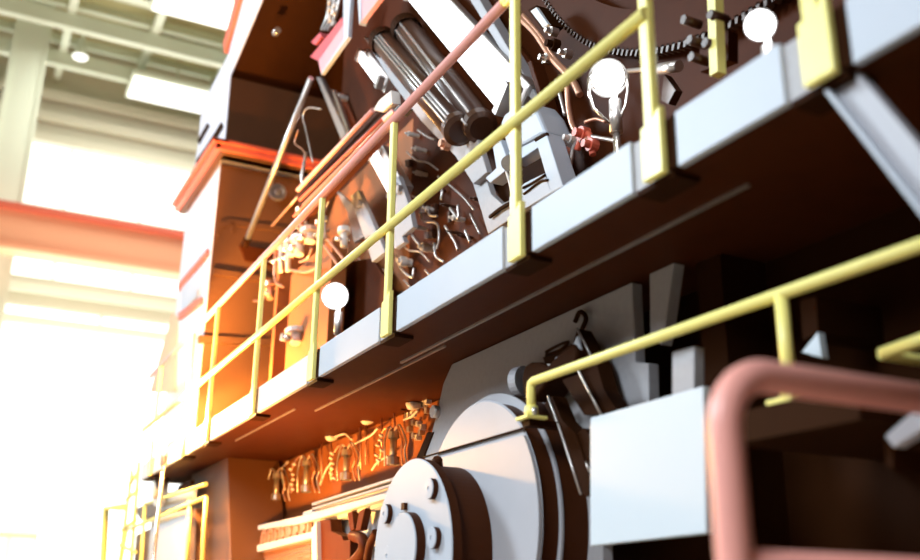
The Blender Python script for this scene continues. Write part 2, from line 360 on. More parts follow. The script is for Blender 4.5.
for pts in ([(304,205),(303,222),(297,240),(286,246)], [(275,255),(275,280),(283,287)], [(290,270),(306,272),(320,266)], [(320,240),(332,256),(338,266)], [(328,240),(338,252),(346,262)], [(268,286),(262,300),(254,301)], [(300,262),(308,258),(312,248)]):
    pt('copper_line', pts, 2.74, 0.014, 'copper', vm)
# pole and red pipes
po = thing('pole', 'slim grey pole leaning in front of the brown shaded tower face', 'pole', at(245,245,X=2.6))
MB().cyl(at(311,78,X=2.6), at(245,245,X=2.6), 0.032, 12).build('shaft', 'steel', po)
MB().lathe(at(245,245,X=2.6), at(311,78,X=2.6)-at(245,245,X=2.6), [(0,0),(0,.045),(.12,.045),(.12,.03)], 12).build('foot', 'soffit', po)
ws = thing('wire_rod', 'thin bent wire rod hanging between the leaning pole and red pipes', 'rod', at(312,165,X=2.65))
MB().tube(pc([(321,109),(308,108),(303,116),(306,130),(313,163)], 2.65), 0.009, 8).build('rod', 'steel', ws)
MB().tube(pc([(298,130),(295,143),(303,150),(306,160)], 2.65), 0.006, 8).build('wire', 'copper', ws)
pbn = thing('pipe_bundle', 'bundle of red and copper pipes running beside the upper red handrail', 'pipes', (2.6, 7.5, at(330,175,X=2.6).z))
for (x0, y0, x1, y1, r, m) in ((298,190,373,110,.022,'red'),(300,200,386,116,.016,'redtrim'),(303,205,391,115,.012,'copper'),(305,213,392,121,.02,'redtrim'),(300,222,390,126,.012,'copper'),(294,216,383,127,.014,'redtrim')):
    MB().tube([at(x0,y0,X=2.62), at((x0+x1)/2+random.uniform(-.6,.6),(y0+y1)/2,X=2.62), at(x1,y1,X=2.62)], r, 10).build('pipe', m, pbn)
MB().pix([(297,193),(373,113),(396,108),(392,128),(301,224)], 2.68, 0.05).build('backing_channel', 'body', pbn)
pp('clamp_block', [(373,110),(379,100),(391,90),(392,103),(382,112)], 2.6, 0.08, 'white', pbn)
pp('coupling', [(393,110),(399,104),(402,107),(396,114)], 2.56, 0.1, 'black', pbn)
pp('coupling', [(381,118),(391,109),(393,112),(383,122)], 2.58, 0.05, 'red', pbn)
MB().tube([at(306,225,X=2.7), at(304,205,X=2.7), at(302,176,X=2.7), at(306,152,X=2.7)], 0.018, 8).build('riser', 'steel', pbn)
MB().tube([at(272,226,X=2.7), at(302,192,X=2.7)], 0.012, 8).build('stay', 'copper', pbn)

# red bracket assembly at the top
rb = thing('red_bracket', 'red channel bracket with grey side plate above the leaning pole', 'bracket', at(320,73,X=2.7))
pp('channel', [(310,57),(342,17),(343,26),(318,61)], 2.71, 0.07, 'bracket', rb)
pp('gusset', [(318,61),(343,25),(343,40),(321,74)], 2.70, 0.03, 'rose', rb)
pp('side_plate', [(343,-6),(351,-6),(348,37),(321,75),(321,73),(343,39)], 2.68, 0.04, 'fascia', rb)
pp('cleat', [(311,42),(320,32),(321,37),(315,45)], 2.72, 0.1, 'bracket', rb)
rg = thing('red_gusset', 'pale red triangular gusset hanging at the top left of the big tube light', 'gusset', at(359,25,X=2.7))
pp('web', [(359,-8),(384,-8),(359,25)], 2.7, 0.05, 'rose', rg); pp('edge', [(357,-8),(361,-8),(361,20),(359,25)], 2.69, 0.07, 'fascia', rg)
ch = thing('cable_chain', 'black cable loom dotted with pale clips above the red channel bracket', 'cable', at(325,25,X=2.78))
for k in range(5):
    MB().tube(pc([(330+k*2.6,-6),(329+k*2.2,8),(327+k*2,18),(322+k*1.5,30)], 2.8), 0.02, 8).build('cable', 'black' if k % 2 else 'steel', ch)
for k in range(7):
    q = at(331+random.uniform(-2,9), 2+k*3.6, X=2.77); MB().box(q-Vector((.015,.03,.02)), q+Vector((.015,.03,.02))).build('clip', 'white', ch)

# dark brown plate right of the bracket, glowing under its own lamp
# slanted support straps
s1 = thing('support_strap', 'long grey slanted strap left of the hydraulic cylinders with a broad lower end', 'strap', at(473,183,X=2.95))
pp('strap_plate', [(363,36),(371,42),(421,105),(440,122),(456,138),(477,138),(487,172),(473,184),(455,156),(421,121),(392,83)], 2.95, 0.05, 'plate', s1)
MB().lathe(at(449,145,X=2.95), (-1,0,0), [(0,.05),(.05,.05),(.05,.03),(.08,.03),(.08,0)], 12).build('bolt', 'copper', s1)
pp('strap_foot', [(473,184),(485,176),(491,194),(502,204),(511,199),(513,217),(488,234)], 3.0, 0.05, 'plate', s1)
pt('foot_lip', [(490,217),(500,209),(512,202)], 2.98, 0.014, 'soffit', s1)
for X_, poly, lab in ((2.95, [(350,196),(358,190),(377,233),(385,252),(372,262),(366,243)], 'short slanted strap end left of the small middle tube light'),
                      (2.93, [(389,178),(398,176),(408,203),(413,227),(402,236),(404,242),(394,249),(390,215)], 'short stepped strap end right of the small middle tube light')):
    s = thing('support_strap', lab, 'strap', at(*poly[-2], X=X_)); pp('strap_plate', poly, X_, 0.05, 'plate', s)
    MB().lathe(at(poly[1][0]+3, poly[1][1]+14, X=X_), (-1,0,0), [(0,.04),(.04,.04),(.04,0)], 6).build('bolt', 'steel', s)
# hydraulic cylinders
def hyd(a, b, lab, rods, X):
    A, B = at(*a, X=X), at(*b, X=X); d = (B-A); h = thing('hydraulic_cylinder', lab, 'hydraulic cylinder', B, 'hydraulic cylinders beside the big tube light')
    MB().cyl(A, A + d*.97, 0.115, 24).build('barrel', 'gloss', h)
    MB().lathe(A, -d, [(-.12,.135),(.02,.135),(.05,.1),(.12,.08),(.12,0)], 24).build('end_cap', 'soffit', h)
    MB().lathe(A+d*.97, d, [(-.05,.125),(.02,.125),(.04,.09),(.04,0)], 24).build('gland', 'gloss', h)
    for (u, v) in rods:
        MB().cyl(A + d*.06 + Vector((-.1,0,0))*u + Vector((0,0,.1))*v, A + d*.98 + Vector((-.1,0,0))*u + Vector((0,0,.1))*v, 0.011, 10).build('tie_rod', 'steel', h)
hyd((383,41), (462,133), 'dark hydraulic cylinder beside the grey strap, the left of the pair', ((1.2,.3),(1.1,.7),(.9,1.0)), 2.85)
hyd((405,28), (483,130), 'dark hydraulic cylinder nearest the big tube light', ((1.2,-.1),(1.0,.9)), 2.95)
# tube lights
def led(a, b, wpx, X, lab, wires=True):
    A, B = at(*a, X=X), at(*b, X=X); d = (B-A).normalized(); n = d.cross(Vector((1,0,0))).normalized()
    c0 = at((a[0]+b[0])/2, (a[1]+b[1])/2, X=X); depth = (RW.transposed() @ (c0-EYE)).z; w_ = wpx*depth/F
    L = thing('tube_light', lab, 'tube light', B)
    MB().bar(A, B, w_*.25, w_, n).build('lens', 'led', L, 0.02)
    MB().bar(A - d*.08 + Vector((w_*.38+.05,0,0)), B + d*.08 + Vector((w_*.38+.05,0,0)), 0.08, w_*1.5, n).build('housing', 'steel', L, 0.01)
    MB().bar(A - d*.09, A - d*.0, w_*.6, w_*1.1, n).build('end_cap', 'steel', L); MB().bar(B, B + d*.07, w_*.6, w_*1.1, n).build('end_cap', 'steel', L)
led((414,-10), (506,98), 27, 2.9, 'large bright tube light slanting across the top middle of the engine')
led((361,57), (379,81), 11, 2.92, 'small tube light left of the grey strap, near the red gusset')
led((374,156), (393,190), 15, 2.92, 'small tube light behind the railing post below the red pipes')
# reflector wings beside the big light
rf = thing('reflector_housing', 'dark sheet metal trough around the large slanted tube light', 'trough', at(500,120,X=3.1))
pp('back_sheet', [(395,-10),(470,-10),(530,60),(548,120),(500,135)], 3.12, 0.04, 'body', rf)
pp('side_fin', [(465,-8),(475,-8),(538,98),(533,103)], 3.02, 0.1, 'plate', rf)
pp('end_fin', [(527,62),(531,60),(549,118),(545,122)], 3.0, 0.1, 'body', rf)
# bearing clamp
cl = thing('bearing_clamp', 'pale blue-grey clamp frame with square openings behind the middle railing post', 'clamp', at(512,216,X=2.8))
XC = 2.8
pp('upper_block', [(500,124),(504,114),(514,107),(530,103),(538,113),(546,132),(528,142),(508,152)], XC, 0.2, 'fascia', cl, 0.02)
pp('right_leg', [(535,139),(546,132),(563,186),(551,193)], XC, 0.12, 'fascia', cl)
pp('left_arm', [(492,143),(500,139),(504,150),(510,167),(490,183),(485,178),(496,168)], XC, 0.1, 'fascia', cl)
pp('cross_bar', [(508,152),(536,139),(539,147),(524,157),(512,164)], XC+.02, 0.1, 'fascia', cl)
pp('slot', [(533,139),(546,132),(547,135),(535,142)], XC-.004, 0.02, 'soffit', cl)
pp('lower_bar', [(509,197),(524,183),(544,173),(551,190),(556,190),(526,208),(509,216)], XC, 0.1, 'fascia', cl)
pt('groove', [(523,188),(534,182),(545,175)], XC-.005, 0.008, 'soffit', cl); pt('groove', [(524,194),(540,182),(548,180)], XC-.005, 0.008, 'soffit', cl)
MB().cyl(at(509,163,X=XC-.06), at(509,163,X=XC+.1), 0.05, 16).build('pin', 'steel', cl)
pt('lever', [(507,172),(511,186),(513,198)], XC-.03, 0.012, 'white', cl)
pp('opening_back', [(488,178),(545,140),(552,185),(508,212)], 3.1, 0.03, 'soffit', cl)
# ring gear
rc = Vector((3.15, 2.888, 6.832)); rr = 2.41
rgear = thing('ring_gear', 'large dark toothed ring gear above the round caged lamp', 'gear', (rc.x, rc.y, rc.z-rr))
MB().disc_seg(rc, rr*.9, rr, 0, 2*math.pi, 0.06, 96).build('ring', 'body', rgear)
m_ = MB()
for k in range(300):
    a = 2*math.pi*k/300; v = Vector((0, math.cos(a), math.sin(a))); tt = Vector((0, -math.sin(a), math.cos(a)))
    m_.prism([rc+v*rr*.995-tt*.014, rc+v*rr*.995+tt*.014, rc+v*rr*1.015+tt*.009, rc+v*rr*1.015-tt*.009], (0.05, 0, 0))
m_.build('tooth_band', 'gloss', rgear)
# hoses on the right
hs = thing('hose_bundle', 'copper and black hoses winding down left of the round caged lamp', 'hoses', at(578,150,X=2.95))
for (pts, r, m) in (([(520,18),(536,34),(552,58),(572,80),(580,95)], .022, 'copper'), ([(523,15),(541,36),(558,62),(575,78)], .014, 'copper'), ([(556,80),(561,98),(565,115)], .012, 'steel'), ([(567,85),(569,110),(575,130),(592,142)], .018, 'copper'),
                    ([(577,150),(583,135),(590,136),(593,155)], .02, 'redtrim'), ([(570,165),(575,145),(586,140)], .015, 'steel'), ([(585,135),(600,138),(618,141)], .012, 'steel'), ([(585,122),(596,119),(606,122)], .01, 'copper')):
    pt('hose', pts, 2.95, r, m, hs)
for (x, y, r, m) in ((571,55,.03,'steel'),(551,60,.035,'chrome'),(587,135,.045,'redtrim'),(596,146,.04,'redtrim'),(576,140,.03,'white'),(568,152,.03,'red'),(557,33,.03,'steel'),(558,46,.04,'soffit')):
    c0 = at(x, y, X=2.97); MB().lathe(c0, (-1,0,0), [(0,r),(.05,r),(.05,r*.6),(.09,r*.6),(.09,0)], 12).build('hose_union', m, hs)
sp = thing('square_sensor', 'small pale square sensor box at the top right of the railing post', 'sensor', at(545,25,X=2.95))
pp('case', [(527,10),(536,5),(551,24),(543,31)], 2.92, 0.1, 'soffit', sp); pp('face', [(530,11),(536,7),(548,24),(543,28)], 2.9, 0.03, 'panel', sp)
rod = thing('cross_rod', 'thin steel rod with knuckle end right of the round caged lamp', 'rod', at(628,70,X=2.9))
MB().cyl(at(628,71,X=2.9), at(672,67,X=2.9), 0.014, 10).build('rod', 'steel', rod); MB().cyl(at(660,69,X=2.9), at(679,66,X=2.9), 0.03, 12).build('knuckle', 'steel', rod)
MB().pix([(664,74),(675,90),(668,104),(661,100)], 2.95, .05).build('tab', 'gloss', rod)
# work lamps
def lamp(px, py, rpx, X, lab, stem_to, cage=True, mat_='bulb', face=None, warm=False):
    c0 = at(px, py, X=X); depth = (RW.transposed() @ (c0-EYE)).z; r = rpx*depth/F
    f_ = (face or (EYE-c0)).normalized()
    L = thing('work_lamp', lab, 'work lamp', (c0.x, c0.y, stem_to))
    MB().lathe(c0, f_, [(-r*.25, r*.98),(0, r),(r*.18, r*.9),(r*.3, r*.6),(r*.34, 0)], 32).build('lens', mat_, L, smooth=True)
    MB().lathe(c0, f_, [(-.02*1, r*1.12),(r*.1, r*1.14),(r*.1, r*1.02),(-r*.2, r*1.0),(-r*.9, r*.6),(-r*1.1, 0)], 32).build('housing', 'steel', L)
    st = Vector((c0.x+.04, c0.y, c0.z-r*1.05))
    MB().cyl((st.x, st.y, stem_to), st, 0.02, 12).build('stem', 'chrome', L)
    MB().cyl((st.x, st.y, st.z-.22), (st.x, st.y, st.z-.03), 0.034, 16).build('neck', 'steel', L)
    MB().lathe((st.x, st.y, stem_to), (0,0,1), [(0,0),(0,.08),(.02,.08),(.03,.03)], 16).build('base', 'steel', L)
    if cage:
        for sgn in (-1, 1):
            sd = f_.cross(Vector((0,0,1))).normalized()*r*1.15*sgn
            MB().tube([c0+sd+Vector((0,0,r*.1)), c0+sd*.98+Vector((0,0,-r*1.0)), c0+sd*.8+Vector((0,0,-r*1.9)), st+Vector((0,0,-.2))], 0.008, 8).build('cage_wire', 'chrome', L)
        MB().tube([c0+f_*r*.36+f_.cross(Vector((0,0,1))).normalized()*r*math.cos(a)*1.0+Vector((0,0,1))*r*math.sin(a) for a in [k*math.pi/12 for k in range(25)]], 0.006, 6).build('guard_ring', 'chrome', L)
    return c0, f_, r
LA = lamp(608, 78, 17, 2.75, 'round caged work lamp on a steel stem behind the right railing posts', ZB+.06)
LB = lamp(335, 296, 12, 2.55, 'glaring round work lamp behind the railing at the middle left', ZB+.06, cage=False)
LC = lamp(760, 25, 14, 2.6, 'round work lamp above the fascia near the upper right corner', ZB+.06, cage=False)
tm = thing('terminal_rig', 'dark upright frame with pale fittings left of the lamp at upper right', 'frame', at(715,60,X=2.7))
MB().bar(at(715,-10,X=2.7), at(718,75,X=2.7), .05, .05, (1,0,0)).build('upright', 'yellow', tm)
for (x, y) in ((706,45),(722,48),(708,62),(700,25),(727,20)):
    q = at(x, y, X=2.75); MB().cyl(q, q+Vector((-.1,0,0)), .022, 12).build('terminal', 'gloss', tm)
MB().pix([(700,40),(728,30),(728,60),(700,72)], 2.8, .06).build('board', 'body', tm)

# ================================================================ LOWER SIDE
XW = 2.6
sw = thing('side_plate', 'broad grey steel side plate hanging below the walkway behind the gear case', 'side plate', (2.6, 4, 1.0))
ztop = ZB-.005
def W(px, py): return at(px, py, X=XW)
pl = [W(452,352), W(443,384), W(437,412), W(425,457), W(400,560)]; pl[0].z = ztop
pl += [Vector((XW, pl[-1].y, .6)), Vector((XW, W(602,560).y, .6)), W(602,545), W(652,530), W(649,401), W(648,363), W(635,362), W(632,285)]
pl[-1].z = ztop
MB().prism(pl, (0.06, 0, 0)).build('main_plate', 'plate', sw, 0.006)
q = [W(650,285), W(650,335), W(661,345), W(665,325), W(675,280)]; q[0].z = ztop; q[-1].z = ztop
MB().prism(q, (0.06, 0, 0)).build('tab_plate', 'plate', sw, 0.004)
MB().cyl(W(438,412)+Vector((-.04,0,0)), W(438,412)+Vector((.02,0,0)), .04, 12).build('bolt', 'steel', sw)
pp('slot', [(427,432),(433,432),(423,458),(416,458)], XW-.01, 0.03, 'soffit', sw)
MB().tube(pc([(575,322),(580,312),(586,318),(581,332)], XW-.03), 0.012, 8).build('lifting_eye', 'soffit', sw)
# dark frame behind everything on the right
df = thing('machine_bulkhead', 'dark brown machine bulkhead filling the lower right below the walkway', 'bulkhead', (3.0, 2, 0))
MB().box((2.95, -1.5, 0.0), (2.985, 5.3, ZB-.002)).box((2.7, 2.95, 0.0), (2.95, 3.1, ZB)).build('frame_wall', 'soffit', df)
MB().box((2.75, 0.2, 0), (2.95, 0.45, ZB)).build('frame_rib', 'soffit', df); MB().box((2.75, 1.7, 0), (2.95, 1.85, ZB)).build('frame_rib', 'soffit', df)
# gear case
gc = thing('gear_case', 'round grey gear case with dark stepped rims under the walkway', 'gear case', (2.4, 4.45, 1.2))
C1 = Vector((2.35, 4.47, 1.975)); R1 = 0.63
MB().lathe(C1, (1,0,0), [(0,0),(0,R1-.008),(.008,R1)], 96).build('cover_disc', 'grey', gc)
MB().lathe(C1+Vector((.008,0,0)), (1,0,0), [(0,R1-.012),(.1,R1-.012)], 96).build('cover_rim', 'rim', gc, smooth=True)
C2 = Vector((2.45, 4.53, 1.96)); R2 = 0.70
MB().lathe(C2, (1,0,0), [(0,.3),(0,R2),(.012,R2)], 96).build('flange_ring', 'grey', gc)
MB().lathe(C2+Vector((.012,0,0)), (1,0,0), [(0,R2-.006),(.14,R2-.006)], 96).build('flange_rim', 'rim', gc, smooth=True)
a, b = at(425,457,X=2.335), at(524,425,X=2.335)
# lower half cover: disc cut at the split line
pts = []
for k in range(97):
    an = 2*math.pi*k/96; p = C1 + Vector((-.015, math.cos(an)*(R1), math.sin(an)*(R1)))
    if p.z <= a.z: pts.append(p)
pts.sort(key=lambda p: math.atan2(p.y-C1.y, -(p.z-C1.z)))
MB().prism(pts, (.015, 0, 0)).build('lower_cover', 'grey', gc)
MB().box((2.333, min(p.y for p in pts), a.z), (2.35, max(p.y for p in pts), a.z+.006)).build('split_seam', 'soffit', gc)
# flange wheel
fw = thing('flange_wheel', 'grey drive flange with protruding bolts and round hub in front of the gear case', 'flange wheel', (2.2, 4.724, 1.35))
C = Vector((2.1, 4.724, 1.835)); R = .484
MB().lathe(C, (1,0,0), [(0,0),(0,R-.006),(.006,R)], 96).build('flange_face', 'fascia', fw)
MB().lathe(C+Vector((.006,0,0)), (1,0,0), [(0,R-.002),(.05,R-.002),(.05,R-.03),(.26,R-.03)], 96).build('flange_barrel', 'rim', fw, smooth=False)
H = at(411,548,X=2.1)
MB().lathe(H, (-1,0,0), [(-.02,.175),(.05,.175),(.055,.17),(.055,0)], 64).build('hub', 'fascia', fw)
MB().lathe(H, (-1,0,0), [(0,.178),(.048,.178)], 64).build('hub_rim', 'rim', fw)
bolts = [(434,489),(389,514),(437,538),(392,556),(433,590),(401,604)]
for (x, y) in bolts:
    B = at(x, y, X=2.1)
    o = MB().lathe(B, (-1,0,0), [(-.01,.052),(.028,.052)], 24).build('bolt', 'rim', fw)
    MB().lathe(B+Vector((-.028,0,0)), (-1,0,0), [(0,.0525),(.004,.05),(.005,.012),(0,.01),(0,0)], 24).build('bolt_head', 'fascia', o)
B = at(406,507,X=2.1); MB().box(B-Vector((.02,.02,.015)), B+Vector((.01,.02,.02))).build('key', 'rim', fw)
B = at(437,460,X=2.2); MB().lathe(B, (-.3,-.4,.8), [(-.06,.03),(.0,.03),(.015,.02),(.015,0)], 12).build('grease_nipple', 'rim', fw)
# hose guards: dark hanging channel brackets
def guard(poly, X, T, lab, edge):
    g_ = thing('channel_guard', lab, 'guard', at(*poly[2], X=X))
    MB().pix(poly, X, T).build('guard_body', 'soffit', g_)
    pt('guard_edge', edge, X-.004, 0.006, 'steel', g_, seg=2)
    return g_
guard([(577,329),(596,362),(604,390),(616,409),(601,414),(579,373),(571,354)], 2.47, .08, 'dark channel guard under the walkway, upper of the group left of the white panel', [(577,328),(588,350),(596,364)])
guard([(562,380),(579,374),(601,414),(584,415)], 2.45, .06, 'dark channel guard between the yellow handrail foot and the white panel', [(571,354),(580,374),(601,414)])
guard([(544,404),(552,396),(562,420),(576,434),(590,478),(588,497),(581,493),(565,440)], 2.43, .08, 'dark curved lower guard strap beside the rim of the gear case', [(548,396),(560,430),(581,494)])
guard([(573,437),(584,428),(590,436),(590,474)], 2.44, .1, 'small dark guard end tucked against the left edge of the white panel', [(574,438),(582,455),(590,472)])
mo = thing('hydraulic_motor', 'dark round motor with pale fittings behind the yellow handrail corner', 'motor', at(530,385,X=2.5))
pp('motor_body', [(521,378),(524,366),(530,362),(538,362),(547,366),(556,356),(572,343),(577,350),(575,365),(556,374),(544,385),(532,402),(523,394)], 2.42, .16, 'soffit', mo, .015)
c0 = at(521,382,X=2.5); MB().lathe(c0, (-.3,1,0), [(-.03,.08),(.02,.08),(.03,.06),(.03,0)], 24).build('motor_face', 'grey', mo)
for (x, y, r) in ((548,368,.02),(556,371,.03),(538,370,.012)): 
    q = at(x, y, X=2.44); MB().cyl(q, q+Vector((.1,0,0)), r, 12).build('fitting', 'white', mo)
pp('bracket', [(542,357),(572,343),(575,349),(556,362),(548,372)], 2.5, .08, 'soffit', mo)
pp('tab', [(572,345),(577,335),(580,350),(574,358)], 2.44, .02, 'fascia', mo); pp('tab', [(554,358),(563,352),(558,370)], 2.44, .02, 'fascia', mo)
pt('ring', [(546,352),(557,346),(568,342),(560,350),(546,355)], 2.5, .008, 'soffit', mo)
# white panel
wp = thing('cover_panel', 'square white cover panel mounted below the yellow handrail', 'panel', at(640,540,X=2.3))
MB().pix([(590,418),(703,386),(706,533),(590,546)], 2.3, 0.035).build('panel_sheet', 'panel', wp, 0.004)
MB().pix([(672,352),(694,346),(694,392),(672,398)], 2.36, 0.05).build('hanger', 'plate', wp, .004)
MB().pix([(610,415),(640,405),(640,420),(610,428)], 2.36, 0.24).build('stand_off', 'soffit', wp)
MB().pix([(600,510),(630,505),(630,530),(600,535)], 2.335, 0.27).build('stand_off', 'soffit', wp)
# low yellow handrail
lr = thing('low_handrail', 'low yellow handrail with flanged feet running right above the white panel', 'handrail', at(532,423,X=2.3))
XR = 2.3
a, b = at(531,382,X=XR), at(1000,228,X=XR); b.z = a.z + (at(920,250,X=XR).z-a.z)
f1, f2 = at(531,416,X=XR), at(791,398,X=XR)
MB().tube([Vector((XR, a.y, f1.z)), Vector((XR,a.y,a.z-.025)), Vector((XR,a.y-.006,a.z-.007)), Vector((XR, a.y-.025, a.z)), Vector((XR, 0.9, a.z-.02))], 0.0215, 16).build('rail', 'yellow', lr)
MB().tube([Vector((XR, f2.y, f2.z)), Vector((XR, f2.y, a.z-.01))], 0.022, 16).build('leg', 'yellow', lr)
for q in (Vector((XR, a.y, f1.z)), Vector((XR, f2.y, f2.z))):
    o = MB().cyl(q+Vector((0,0,-.005)), q+Vector((0,0,.045)), .034, 20, .03).build('foot_socket', 'yellow', lr)
    MB().box(q+Vector((-.055,-.055,-.02)), q+Vector((.055,.055,-.005))).build('foot_flange', 'yellow', o, .003)
    MB().cyl(q+Vector((-.01,-.045,-.005)), q+Vector((-.01,-.045,.03)), .012, 8).build('foot_bolt', 'steel', o)
MB().box((2.25, f2.y-.3, f2.z-.12), (2.95, f2.y+.25, f2.z-.02)).build('rail_shelf', 'soffit', df)
MB().box((2.27, a.y-.03, f1.z-.05), (2.5, a.y+.03, f1.z-.02)).build('rail_step', 'soffit', gc)
l2 = thing('stub_handrail', 'short yellow handrail stub at the right edge below the low handrail', 'handrail', at(882,354,X=2.6))
a2, b2 = at(882,354,X=2.6), at(985,318,X=2.6)
MB().tube([a2, b2], .022, 16).build('rail', 'yellow', l2); MB().cyl(a2, a2+Vector((.35,0,0)), .02, 12).build('bracket', 'yellow', l2)
sb = thing('step_bracket', 'pale grey blurred bracket at the right edge under the red handrail', 'bracket', at(890,445,X=2.35))
MB().pix([(884,436),(930,395),(930,425),(893,448)], 2.35, .05).build('arm', 'grey', sb, .005); MB().pix([(884,436),(893,448),(893,470),(886,465)], 2.37, .58).build('arm_root', 'soffit', sb)
tb = thing('small_gusset', 'small pale triangular gusset right of the handrail leg', 'gusset', at(810,358,X=2.6))
MB().pix([(802,352),(818,332),(822,358)], 2.6, .03).build('web', 'panel', tb); MB().pix([(800,300),(816,296),(818,332),(803,340)], 2.62, .33).build('mount', 'soffit', tb)
# near red handrail
nr = thing('red_handrail', 'thick pinkish red bent tube handrail closest at the lower right', 'handrail', (1.45, 1.6, 0))
Yn = 1.6
rad = 0.038
v0 = at(733,560,Y=Yn); h1 = at(920,396,Y=Yn)
zt = h1.z - .008; xv = v0.x+.004
Rb = .13; path = [Vector((xv, Yn, 0.0)), Vector((xv, Yn, zt-Rb))]
for k in range(1, 10):
    an = math.pi/2*k/9; path.append(Vector((xv+Rb*(1-math.cos(an)), Yn, zt-Rb+Rb*math.sin(an))))
path += [Vector((2.75, Yn, zt))]
MB().tube(path, rad, 24).build('top_tube', 'red', nr)
zl = at(800,566,Y=Yn).z
MB().tube([Vector((xv, Yn, zl)), Vector((2.75, Yn, zl))], .03, 20).build('lower_tube', 'red', nr)
MB().lathe((xv, Yn, 0), (0,0,1), [(0,0),(0,.09),(.015,.09),(.015,.045)], 24).build('floor_flange', 'red', nr)
MB().tube([Vector((2.75, Yn, zt+.04)), Vector((2.75, Yn, 0))], .04, 20).build('far_leg', 'red', nr)

CLAMP = ZB-.004
# ---------------- lower engine block on the left
en = thing('engine_block', 'orange lit engine block with cables and rails left of the drive flange', 'engine', (3.0, 8, 0.4))
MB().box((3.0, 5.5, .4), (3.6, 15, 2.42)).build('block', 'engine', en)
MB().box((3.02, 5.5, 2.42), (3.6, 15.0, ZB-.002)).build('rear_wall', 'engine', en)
for (x0,y0,x1,y1,h) in ((312,503,452,459,.02),(312,508,452,465,.015)):
    A, B = at(x0,y0,X=2.72), at(x1,y1,X=2.72); MB().prism([A, B, B+Vector((0,0,-h)), A+Vector((0,0,-h))], (.35,0,0)).build('head_ledge', 'steel', en)
cv = pp('side_cover', [(303,512),(395,484),(385,505),(300,530)], 2.76, .1, 'fascia', en)
for (x, y, l) in ((310,516,5),(319,521,4),(331,512,3),(337,511,3),(346,509,2),(362,501,4),(377,497,4),(312,510,6)):
    MB().pix([(x,y),(x+l,y-l*.28),(x+l,y-l*.28+1.3),(x,y+1.3)], 2.755, .02).build('cover_slot', 'soffit', cv)
pp('cable_rail', [(237,530),(300,516),(392,491),(392,497),(300,524),(237,533)], 2.7, .12, 'grey', en)
pp('cable_rail', [(226,553),(313,531),(313,538),(226,560)], 2.68, .12, 'grey', en)
for k in range(9):
    x = 252+k*7.0; y = 544-k*2.1; c0 = at(x, y, X=2.74)
    MB().lathe(c0, (-1,0,0), [(0,.1),(.03,.1),(.03,.06),(0,.06),(0,.035),(.04,.03),(.04,0)], 16).build('roller', 'copper', en)
# mesh grille
ms = MB()
for k in range(30):
    for j in range(4):
        x = 232+k*2.8; y = 563-k*.62+j*5.5-4
        c0 = at(x, y, X=2.74); ms.disc_seg(c0, .02, .034, 0, 2*math.pi, .02, 8)
ms.build('grille', 'copper', en)
pp('end_post', [(311,529),(316,521),(317,575),(312,575)], 2.66, .14, 'grey', en)
pp('drop_plate', [(318,521),(330,519),(331,531),(342,536),(343,540),(350,540),(350,580),(318,580)], 2.7, .1, 'body', en)
pp('light_plate', [(322,521),(395,499),(395,560),(352,560),(350,538),(335,532),(334,526)], 2.85, .08, 'fascia', en)
pp('strut', [(347,513),(352,511),(354,529),(350,531)], 2.72, .06, 'body', en); pp('strut', [(359,511),(365,508),(360,530),(355,531)], 2.72, .06, 'body', en)
pt('hook', [(353,536),(362,539),(364,548),(358,558),(352,562)], 2.74, .045, 'body', en, 12)
pt('hook', [(376,532),(370,545),(367,562)], 2.74, .03, 'body', en, 10)
# injectors with cables
for i, (x, y0, y1) in enumerate(((276,500,474),(306,492,461),(346,480,450),(393,465,432))):
    A, B = at(x, y0, X=2.9), at(x+1, y1, X=2.9)
    o = MB().cyl(A, B, .028, 12).lathe(A, B-A, [(0,.05),(.06,.05),(.06,.03)], 12).lathe(B, B-A, [(-.05,.045),(.0,.045),(.03,.02),(.03,0)], 12).build('injector', 'steel', en)
    for s in range(4):
        dx = (-14, -8, 9, 13)[s]
        MB().tube(pc([(x+1,y1,2.9),(x+dx*.5,y1-4-s,2.86),(x+dx,y1+8,2.84),(x+dx*.9+random.uniform(-2,2),y1+18,2.84),(x+dx*1.05,y0+1,2.86)], 2.88), .007, 6).build('injector_cable', 'steel' if s % 2 else 'copper', o)
    for s in range(6):
        q = at(x-12+random.uniform(-3,3), y1+4+s*5, X=2.84); MB().cyl(q, q+Vector((-.03,.012,.012)), .011, 8).build('cable_clip', 'white', o)
for (x, y0, y1) in ((322,432,478),(361,410,470),(366,425,465),(395,388,434),(331,440,480),(382,410,450),(232,470,485),(243,470,486)):
    MB().cyl(at(x,y0,X=2.95), at(x,y1,X=2.95), .01, 8).build('guide_rod', 'copper', en)
for (x, y) in ((331,436),(367,419),(413,404)):
    c0 = at(x, y, X=2.9); MB().lathe(c0, (-1,0,0), [(-.05,.03),(0,.05),(.03,.045),(.05,.02),(.05,0)], 16).build('knob', 'white', en, smooth=True)
for k in range(22):
    x = 400+random.uniform(0,32); y = 398+random.uniform(0,45) 
    if x > 436-(y-384)*.17: continue
    q = at(x, y, X=2.95); MB().box(q-Vector((.02,.02,.02)), q+Vector((.02,.02,.02))).build('fitting', 'white' if k % 2 else 'steel', en)
for pts in ([(255,470),(248,465),(252,480),(262,492)], [(265,470),(258,478),(268,498)], [(288,462),(282,470),(285,490)], [(335,437),(345,434),(352,440)], [(352,445),(370,436),(378,428)], [(404,420),(412,416),(418,410)], [(320,485),(326,470),(332,462)], [(372,470),(378,462),(388,456)], [(270,506),(264,503),(270,515)], [(262,506),(268,508),(266,516)]):
    pt('hose', pts, 2.9, .009, 'white', en)

